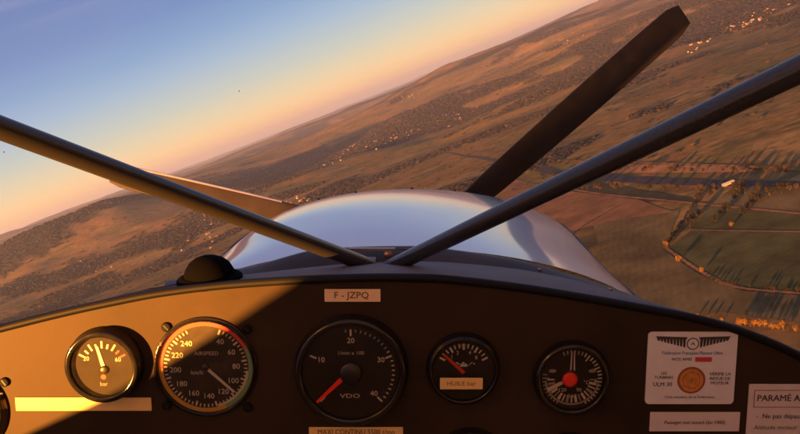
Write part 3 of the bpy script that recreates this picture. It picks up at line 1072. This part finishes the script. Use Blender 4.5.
drape('field', G((667, 249), (701, 272), (742, 288), (830, 296), (860, 232), (800, 232), (692, 230)), M['f_green'], .5, 'dark green pasture inside the bend of the hedge')
drape('field', G((690, 229), (800, 231), (880, 233), (880, 222), (800, 214.5), (712, 206)), M['f_green'], .5, 'green pasture strip above the lower hedge')
drape('field', G((712, 204), (800, 213), (880, 218), (880, 188), (735, 186)), M['f_olive'], .5, 'olive pasture below the river')
drape('field', G((560, 190), (640, 200), (700, 204), (690, 198), (640, 190), (580, 179)), M['f_dark'], .6, 'dark fallow strip under the river')
drape('field', G((545, 300), (600, 250), (590, 212), (680, 210), (663, 250), (700, 275), (690, 320)), M['f_olive'], .45, 'olive brown field right of the white nose')
drape('field', G((480, 175), (560, 188), (640, 200), (672, 212), (605, 222), (560, 235), (520, 215)), M['f_brown'], .5, 'reddish brown field behind the nose')
drape('field', G((590, 163), (740, 166), (760, 172), (610, 173)), M['f_rust'], .5, 'rust coloured stubble strip above the river')
drape('field', G((700, 275), (742, 291), (860, 300), (860, 326), (800, 322), (720, 312), (690, 318)), M['f_olive'], .5, 'olive field between hedge and row of orange trees')
drape('river', G((430, 151), (560, 170), (640, 177), (720, 180), (800, 181), (900, 182), (900, 186), (800, 186), (720, 186), (640, 183.5), (560, 177.5)), M['water'], .7, 'dark river band across the plain', 'river')
ribbon('track', [(560, 161), (640, 163), (700, 165), (755, 167), (830, 172)], 8, M['track'], .9, 'straight pale track above the river')
ribbon('track', [(545, 185), (600, 194), (660, 200), (708, 205), (760, 210), (830, 217)], 5, M['track'], .9, 'orange track below the dark strip')
ribbon('track', [(689, 230), (730, 231), (800, 232), (860, 233)], 3.2, M['track'], .9, 'narrow orange track across the green pasture')
ribbon('track', [(664, 247), (690, 265), (703, 273), (722, 283), (745, 289), (800, 294), (860, 299)], 4.0, M['track'], .9, 'track curving round the green pasture')
ribbon('track', [(440, 148), (480, 152), (540, 150), (600, 139)], 6, M['track'], .9, 'faint track behind the propeller blade')
ribbon('track', [(570, 236), (590, 222), (620, 205)], 3, M['f_dark'], .9, 'dark ditch right of the nose')

# ------------------------------------------------------------------ trees
M['leafy'] = [mat('foliage_dark', (.014, .0125, .0095), .9, spec=.1, noise=(.35, .4)),
              mat('foliage_olive', (.022, .018, .011), .9, spec=.1, noise=(.35, .4)),
              mat('foliage_rust', (.042, .025, .014), .9, spec=.1, noise=(.35, .35)),
              mat('foliage_orange', (.125, .068, .017), .9, spec=.1, noise=(.35, .35))]
M['bark'] = mat('bark', (.09, .06, .04), .9)


def crown_mesh(seed, mk, h=9.0, w=3.6, n=420):
    """a crown of many small leaf clumps spread through an uneven volume"""
    r_ = random.Random(seed)
    lob = [(r_.uniform(-.5, .5) * w, r_.uniform(-.5, .5) * w, h * r_.uniform(.42, .82), w * r_.uniform(.42, .66)) for _ in range(7)]
    mb = MB()
    for _ in range(n):
        l = r_.choice(lob)
        v = Vector((r_.gauss(0, 1), r_.gauss(0, 1), r_.gauss(0, 1))).normalized() * l[3] * r_.uniform(.7, 1.05)
        c = Vector((l[0], l[1], l[2])) + v
        if c.z < h * .16: c.z = h * .16 + r_.random() * .6
        s_ = r_.uniform(.30, .62)
        a = Vector((r_.gauss(0, 1), r_.gauss(0, 1), r_.gauss(0, .6))).normalized()
        b = a.cross(Vector((r_.gauss(0, 1), r_.gauss(0, 1), r_.gauss(0, 1)))).normalized()
        mb.add([c + a * s_, c + b * s_, c - a * s_, c - b * s_ * .8], [(0, 1, 2, 3)], mk)
    return mb


def trunk_mesh(seed, h=9.0):
    r_ = random.Random(seed)
    mb = MB()
    mb.tube([(0, 0, -.6), (.1, 0, h * .2), (-.05, .1, h * .45), (.1, 0, h * .75)], [.34, .24, .17, .06], M['bark'], n=8)
    for k in range(4):
        a = r_.uniform(0, 2 * PI); z = h * r_.uniform(.25, .5); L = h * .26
        mb.tube([(0, 0, z), (L * .5 * math.cos(a), L * .5 * math.sin(a), z + L * .4), (L * math.cos(a), L * math.sin(a), z + L)], [.12, .08, .03], M['bark'], n=6)
    return mb


protos = []
for k, mk in enumerate([M['leafy'][0], M['leafy'][1], M['leafy'][2], M['leafy'][3], M['leafy'][3], M['leafy'][1]]):
    cm = crown_mesh(100 + k, mk).build('crown'); tm = trunk_mesh(200 + k).build('trunk')
    protos.append((cm, tm))
for c_, t_ in protos:
    COL.objects.unlink(c_); COL.objects.unlink(t_)


def tree(x, y, kind, size, label, group, name='tree'):
    root = bpy.data.objects.new(name, None); COL.objects.link(root)
    root.location = (x, y, gz(x, y)); root.rotation_euler = (0, 0, random.uniform(0, 6.28)); s_ = size / 9.0
    root.scale = (s_ * random.uniform(.9, 1.25), s_ * random.uniform(.9, 1.25), s_)
    tag(root, label, 'tree', group)
    for pr in protos[kind]:
        o = pr.copy(); COL.objects.link(o); o.parent = root
    return root


def tree_px(px, py, kind, size, label, group, n=1, spread=0):
    v = ground(px, py)
    for _ in range(n):
        tree(v.x + random.uniform(-1, 1) * spread, v.y + random.uniform(-1, 1) * spread, kind, size * random.uniform(.8, 1.2), label, group)

# row of orange trees beside the panel's right end
for i in range(17):
    f = i / 16
    px = 732 + 74 * f + random.uniform(-1.2, 1.2); py = 324 + 9 * f + random.uniform(-.8, .8)
    if random.random() < .12: continue
    tree_px(px, py, random.choice([3, 4, 3, 2]), random.uniform(5.5, 8.5), 'orange autumn tree in the row along the field edge above the panel', 'orange trees in a row')
for px, py in ((698, 317), (705, 318.5), (712, 320), (722, 321)):
    tree_px(px, py, random.choice([2, 3]), 4.5, 'low orange bush at the left end of the row of orange trees', 'orange bushes by the row')
tree_px(667, 247, 3, 7, 'orange tree at the corner of the green pasture', 'orange corner trees')
tree_px(665, 244, 2, 6, 'rust tree at the corner of the green pasture', 'rust corner trees')
tree_px(680, 262, 3, 9, 'large orange tree on the bend of the curving track', 'large orange tree')
tree_px(703, 273, 4, 7, 'orange tree where the curving track turns right', 'orange turn trees')
tree_px(732, 227, 4, 8, 'lone yellow tree beside the narrow track in the pasture', 'lone yellow tree')
tree_px(672, 235, 2, 6, 'rust tree halfway up the hedge left of the pasture', 'hedge trees')
# hedge up the left side of the pasture, dark
for i in range(26):
    f = i / 25
    px = 669 + 33 * f + random.uniform(-.7, .7); py = 245 - 52 * f
    tree_px(px, py, random.choice([0, 0, 1, 5]), random.uniform(4, 7), 'dark bushy tree in the hedge on the left of the green pasture', 'trees of the pasture hedge')
for i in range(26):
    f = i / 25
    px = 705 + 110 * f + random.uniform(-1.5, 1.5); py = 276 + 17 * f ** .6 + random.uniform(-.6, .6)
    if random.random() < .35: continue
    tree_px(px, py + 1, random.choice([0, 1, 5]), random.uniform(2.5, 4.5), 'low dark bush along the curving track', 'bushes along the curving track')
# tall poplars whose shade falls across the pasture
for px, py in ((690, 226), (694, 221), (700, 216), (716, 222), (722, 215), (728, 211), (744, 215), (750, 209), (755, 204), (762, 200), (700, 200), (712, 196), (737, 200), (745, 194), (770, 196), (782, 193)):
    tree_px(px, py, 0, random.uniform(9, 14), 'tall dark tree on the pasture throwing a long shadow', 'tall pasture trees')
# bank of the river
for i in range(46):
    px = random.uniform(570, 800); py = 188 + random.uniform(-1.5, 2) + (px - 570) * .004
    tree_px(px, py, random.choice([0, 1, 5, 2]), random.uniform(6, 11), 'dark tree on the near bank of the river', 'riverside trees')
for i in range(30):
    px = random.uniform(600, 800); py = 171 + random.uniform(-2, 2)
    tree_px(px, py, random.choice([0, 1, 2]), random.uniform(6, 10), 'small tree between the pale track and the river', 'trees beyond the river')


# woods: thousands of trees nobody could count
def ico():
    import bmesh
    bm = bmesh.new(); bmesh.ops.create_icosphere(bm, subdivisions=1, radius=1)
    v = np.array([v.co[:] for v in bm.verts]); f = np.array([[q.index for q in x.verts] for x in bm.faces]); bm.free()
    return v, f
iv, if_ = ico()


def scatter(n, rmin, rmax, test, smin, smax, seed):
    rg = np.random.default_rng(seed)
    m = n * 14
    a = np.radians(rg.uniform(-36, 40, m))
    u = rg.random(m); r_ = rmin * (rmax / rmin) ** u
    x, y = r_ * np.sin(a), r_ * np.cos(a)
    k = test(x, y) > rg.random(m)
    x, y, r_ = x[k][:n], y[k][:n], r_[k][:n]
    sz = rg.uniform(smin, smax, len(x)) * (1 + r_ / 6000)
    return x, y, sz, rg


def woods(name, n, rmin, rmax, test, smin, smax, seed, label, cmat):
    x, y, sz, rg = scatter(n, rmin, rmax, test, smin, smax, seed)
    z = -ALT + height(x, y)
    k = len(x)
    jit = 1 + rg.uniform(-.38, .38, (k, len(iv), 3))
    VV = iv[None] * jit * (sz[:, None, None] * np.array([1.6, 1.6, .7]))
    VV = VV + np.stack([x, y, z + sz * .22], -1)[:, None]
    FF = if_[None] + (np.arange(k) * len(iv))[:, None, None]
    mi = np.repeat(rg.choice(len(cmat), k, p=[w_ for _, w_ in cmat]), len(if_))
    o = np_mesh(name, VV.reshape(-1, 3), FF.reshape(-1, 3), [c_ for c_, _ in cmat], mi=mi, smooth=False)
    return tag(o, label, 'woodland', kind='stuff')

lf = M['leafy']
near_plain = lambda x, y: np.where((x > 100) & (np.hypot(x, y) < 1500), 0.0, 1.0)
woods('woodland', 42000, 1300, 9000, lambda x, y: wood_shade(x, y) * near_plain(x, y), 2.4, 4.6, 5, 'dark woods covering the hillsides in bands, thickened to darken the shaded valley', [(lf[0], .74), (lf[1], .22), (lf[2], .04)])
woods('scattered_trees', 1700, 900, 9000, lambda x, y: near_plain(x, y) * (.15 + .85 * (fbm(x / 170, y / 110, 61, 3) > .56)) * .5, 1.8, 3.6, 6, 'loose scattering of bushes and trees between the fields', [(lf[0], .7), (lf[1], .25), (lf[2], .05)])

# ------------------------------------------------------------------ houses
M['wall_w'] = mat('house_white_render', (.19, .175, .18), .9, noise=(.3, .1))
M['wall_c'] = mat('house_cream_render', (.20, .155, .14), .9, noise=(.3, .1))
M['roof'] = mat('house_clay_tiles', (.20, .09, .06), .9, noise=(1.0, .25))
M['slate'] = mat('house_grey_roof', (.22, .22, .24), .8)
M['pane'] = mat('house_window', (.03, .03, .04), .2)


def house_proto(w, d, h, wm, rm):
    a = MB(); a.box((0, 0, h / 2 - 1), (w, d, h + 2), wm)
    a.add([(-w / 2, -d / 2, h), (-w / 2, d / 2, h), (-w / 2, 0, h + d * .28), (w / 2, -d / 2, h), (w / 2, d / 2, h), (w / 2, 0, h + d * .28)], [(0, 2, 1), (3, 4, 5)], wm)
    for k in range(3):
        for s_ in (-1, 1):
            a.box((-w / 2 + w * (k + .5) / 3, s_ * (d / 2 + .02), h * .55), (1.2, .08, 1.5), M['pane'])
    b = MB(); o = .4
    for s_ in (-1, 1):
        b.add([(-w / 2 - o, s_ * (d / 2 + o), h - .2), (w / 2 + o, s_ * (d / 2 + o), h - .2), (w / 2 + o, 0, h + d * .28 + .1), (-w / 2 - o, 0, h + d * .28 + .1)], [(0, 1, 2, 3)], rm)
        b.add([(-w / 2 - o, s_ * (d / 2 + o), h + .05), (w / 2 + o, s_ * (d / 2 + o), h + .05), (w / 2 + o, 0, h + d * .28 + .35), (-w / 2 - o, 0, h + d * .28 + .35)], [(0, 1, 2, 3)], rm)
    b.box((w * .2, 0, h + d * .28 + .5), (.8, .8, 1.6), wm)
    A, B2 = a.build('wall'), b.build('roof')
    COL.objects.unlink(A); COL.objects.unlink(B2)
    return A, B2

hp = [house_proto(11, 8, 5.5, M['wall_w'], M['roof']), house_proto(14, 9, 6, M['wall_c'], M['roof']), house_proto(9, 8, 6.5, M['wall_w'], M['slate']), house_proto(20, 10, 6, M['wall_c'], M['roof'])]
villages = [  # px, py, spread px x, spread px y, count, label, group
    (215, 218, 14, 9, 9, 'small pale house in the village just above the left brace tube', 'houses above the left brace tube'),
    (345, 152, 30, 9, 26, 'tiny pale house in the village strung along the slope above the nose', 'village above the nose'),
    (405, 133, 22, 6, 18, 'tiny pale house in the far village above the nose', 'far village above the nose'),
    (410, 97, 9, 4, 10, 'tiny pale house in the distant hamlet just below the horizon', 'hamlet below the horizon'),
    (300, 200, 16, 8, 10, 'pale house on the wooded slope left of the nose', 'houses left of the nose'),
    (455, 118, 26, 10, 14, 'small house among the fields left of the propeller blade', 'houses left of the blade'),
    (745, 24, 18, 4, 26, 'sunlit orange house in the village right of the blade tip', 'village right of the blade tip'),
    (765, 14, 22, 6, 12, 'small pale house on the far slope beyond the village at the blade tip', 'houses beyond the blade tip'),
    (700, 45, 16, 6, 10, 'small house in the dark woods below the blade tip', 'houses below the blade tip'),
    (210, 240, 20, 8, 8, 'pale house on the slope behind the black dome', 'houses behind the black dome'),
    (100, 262, 30, 12, 7, 'small pale house on the dim slope at far left', 'houses on the left slope'),
    (560, 45, 30, 10, 12, 'tiny house on the far fields left of the blade', 'houses on the far fields'),
]
hr = random.Random(5)
for (cx, cy, sx, sy, n, lab, grp) in villages:
    for k in range(n):
        u = max(-1.6, min(1.6, hr.gauss(0, .6)))
        v = ground(cx + sx * u, cy - sx * u * .36 + sy * hr.gauss(0, .45))
        if v is None: continue
        root = bpy.data.objects.new('house', None); COL.objects.link(root)
        root.location = v; root.rotation_euler = (0, 0, hr.choice([.3, .5, 1.9, 2.1]) + hr.uniform(-.2, .2))
        s_ = hr.uniform(.55, .95); root.scale = (s_, s_, s_)
        tag(root, lab, 'house', grp)
        for pr in hp[hr.choice([0, 0, 1, 2, 3])]:
            o = pr.copy(); COL.objects.link(o); o.parent = root
# long white farm shed by the river
v = ground(728, 184.5)
sh = thing('farm_shed', 'small white farm shed standing beside the dark river', 'shed', (v.x, v.y, gz(v.x, v.y)), air=False)
a = MB(); a.box((0, 0, 1.0), (16, 8, 4), M['wall_w']); a.build('wall', sh)
a = MB(); a.grid([[(-9, -5, 2.9), (9, -5, 2.9)], [(-9, 0, 4.6), (9, 0, 4.6)], [(-9, 5, 2.9), (9, 5, 2.9)]], M['slate'], False); a.build('roof', sh)

# ------------------------------------------------------------------ haze
hz = bpy.data.materials.new('haze'); hz.use_nodes = True
nt = hz.node_tree; nt.nodes.clear()
out = nt.nodes.new('ShaderNodeOutputMaterial'); pv = nt.nodes.new('ShaderNodeVolumePrincipled')
pv.inputs['Color'].default_value = (.62, .74, .96, 1); pv.inputs['Density'].default_value = 1 / 34000; pv.inputs['Anisotropy'].default_value = .45
nt.links.new(pv.outputs[0], out.inputs['Volume'])
mb = MB(); zt, zbm = 420, float(V[:, 2].min()) - 1.0
mb.box((0, 0, (zt + zbm) / 2), (126000, 126000, zt - zbm), hz)
hzo = mb.build('haze'); tag(hzo, 'thin evening haze over the plain', 'haze', kind='stuff')

# ------------------------------------------------------------------ sky, sun, camera
w = bpy.data.worlds.new('World'); S.world = w; w.use_nodes = True
nt = w.node_tree; N = nt.nodes; L = nt.links
bg = N['Background']; bg.inputs['Strength'].default_value = .10
sky = N.new('ShaderNodeTexSky'); sky.sky_type = 'NISHITA'; sky.sun_disc = False
sky.sun_elevation = SUN_EL
sun_pos = -d_w                       # towards the sun
sky.sun_rotation = math.atan2(sun_pos.x, sun_pos.y)
sky.altitude = 600; sky.air_density = 1.0; sky.dust_density = 1.0; sky.ozone_density = 1.6
EXPO = 3.0
# evening colours over the haze layer by elevation, blended with the physical sky
tcw = N.new('ShaderNodeTexCoord'); sx = N.new('ShaderNodeSeparateXYZ'); L.new(tcw.outputs['Generated'], sx.inputs[0])
mr = N.new('ShaderNodeMapRange'); mr.inputs['From Min'].default_value = 0; mr.inputs['From Max'].default_value = 1
L.new(sx.outputs['Z'], mr.inputs['Value'])
cr = N.new('ShaderNodeValToRGB'); e = cr.color_ramp.elements
stops = [(0, (.80, .52, .34)), (.006, (1.0, .57, .29)), (.014, (1.08, .61, .28)), (.026, (1.05, .68, .33)), (.042, (.84, .67, .41)), (.070, (.56, .60, .53)), (.11, (.34, .47, .64)), (.14, (.22, .36, .60)),
         (.18, (.15, .25, .52)), (.27, (.11, .18, .43)), (.45, (.13, .20, .44)), (1, (.17, .25, .48))]
while len(e) > 1: e.remove(e[-1])
e[0].position, e[0].color = stops[0][0], (*stops[0][1], 1)
for p_, q_ in stops[1:]:
    x_ = e.new(p_); x_.color = (*q_, 1)
L.new(mr.outputs[0], cr.inputs['Fac'])
mpc = N.new('ShaderNodeMapping'); mpc.inputs['Scale'].default_value = (2.2, 2.2, 34); L.new(tcw.outputs['Generated'], mpc.inputs['Vector'])
nc = N.new('ShaderNodeTexNoise'); nc.inputs['Scale'].default_value = 1.6; nc.inputs['Detail'].default_value = 6; nc.inputs['Distortion'].default_value = .4; L.new(mpc.outputs[0], nc.inputs['Vector'])
mc = N.new('ShaderNodeMapRange'); mc.inputs['From Min'].default_value = .38; mc.inputs['From Max'].default_value = .75; L.new(nc.outputs['Fac'], mc.inputs['Value'])
me_ = N.new('ShaderNodeMapRange'); me_.inputs['From Min'].default_value = .20; me_.inputs['From Max'].default_value = .27; me_.inputs['To Max'].default_value = .7; L.new(sx.outputs['Z'], me_.inputs['Value'])
mm = N.new('ShaderNodeMath'); mm.operation = 'MULTIPLY'; L.new(mc.outputs[0], mm.inputs[0]); L.new(me_.outputs[0], mm.inputs[1])
cl = N.new('ShaderNodeMixRGB'); cl.inputs[2].default_value = (.62, .52, .66, 1); L.new(mm.outputs[0], cl.inputs[0]); L.new(cr.outputs[0], cl.inputs[1])
vm = N.new('ShaderNodeVectorMath'); vm.operation = 'SCALE'; vm.inputs['Scale'].default_value = 1 / (bg.inputs['Strength'].default_value * 2 ** EXPO)
L.new(cl.outputs[0], vm.inputs[0])
mxw = N.new('ShaderNodeMixRGB'); mxw.inputs[0].default_value = .03
L.new(vm.outputs[0], mxw.inputs[1]); L.new(sky.outputs[0], mxw.inputs[2])
L.new(mxw.outputs[0], bg.inputs['Color'])

sd = bpy.data.lights.new('sun', 'SUN'); sd.energy = 5.0; sd.angle = R(.9); sd.color = (1, .35, .05)
so = bpy.data.objects.new('sun', sd); COL.objects.link(so)
so.rotation_euler = d_w.to_track_quat('-Z', 'Y').to_euler()
so.location = (-3, -3, 3)

cd = bpy.data.cameras.new('camera'); cam = bpy.data.objects.new('camera', cd); COL.objects.link(cam)
cam.matrix_world = M_CAM
cd.sensor_width = 36; cd.lens = 36 * FPX / 800; cd.clip_start = .02; cd.clip_end = 200000
cd.dof.use_dof = False
S.camera = cam

S.view_settings.view_transform = 'Standard'; S.view_settings.look = 'None'; S.view_settings.gamma = 1
S.view_settings.use_curve_mapping = False
S.view_settings.exposure = EXPO
S.cycles.use_denoising = True
S.cycles.max_bounces = 8; S.cycles.transparent_max_bounces = 12; S.cycles.volume_bounces = 1
S.cycles.caustics_reflective = False; S.cycles.caustics_refractive = False
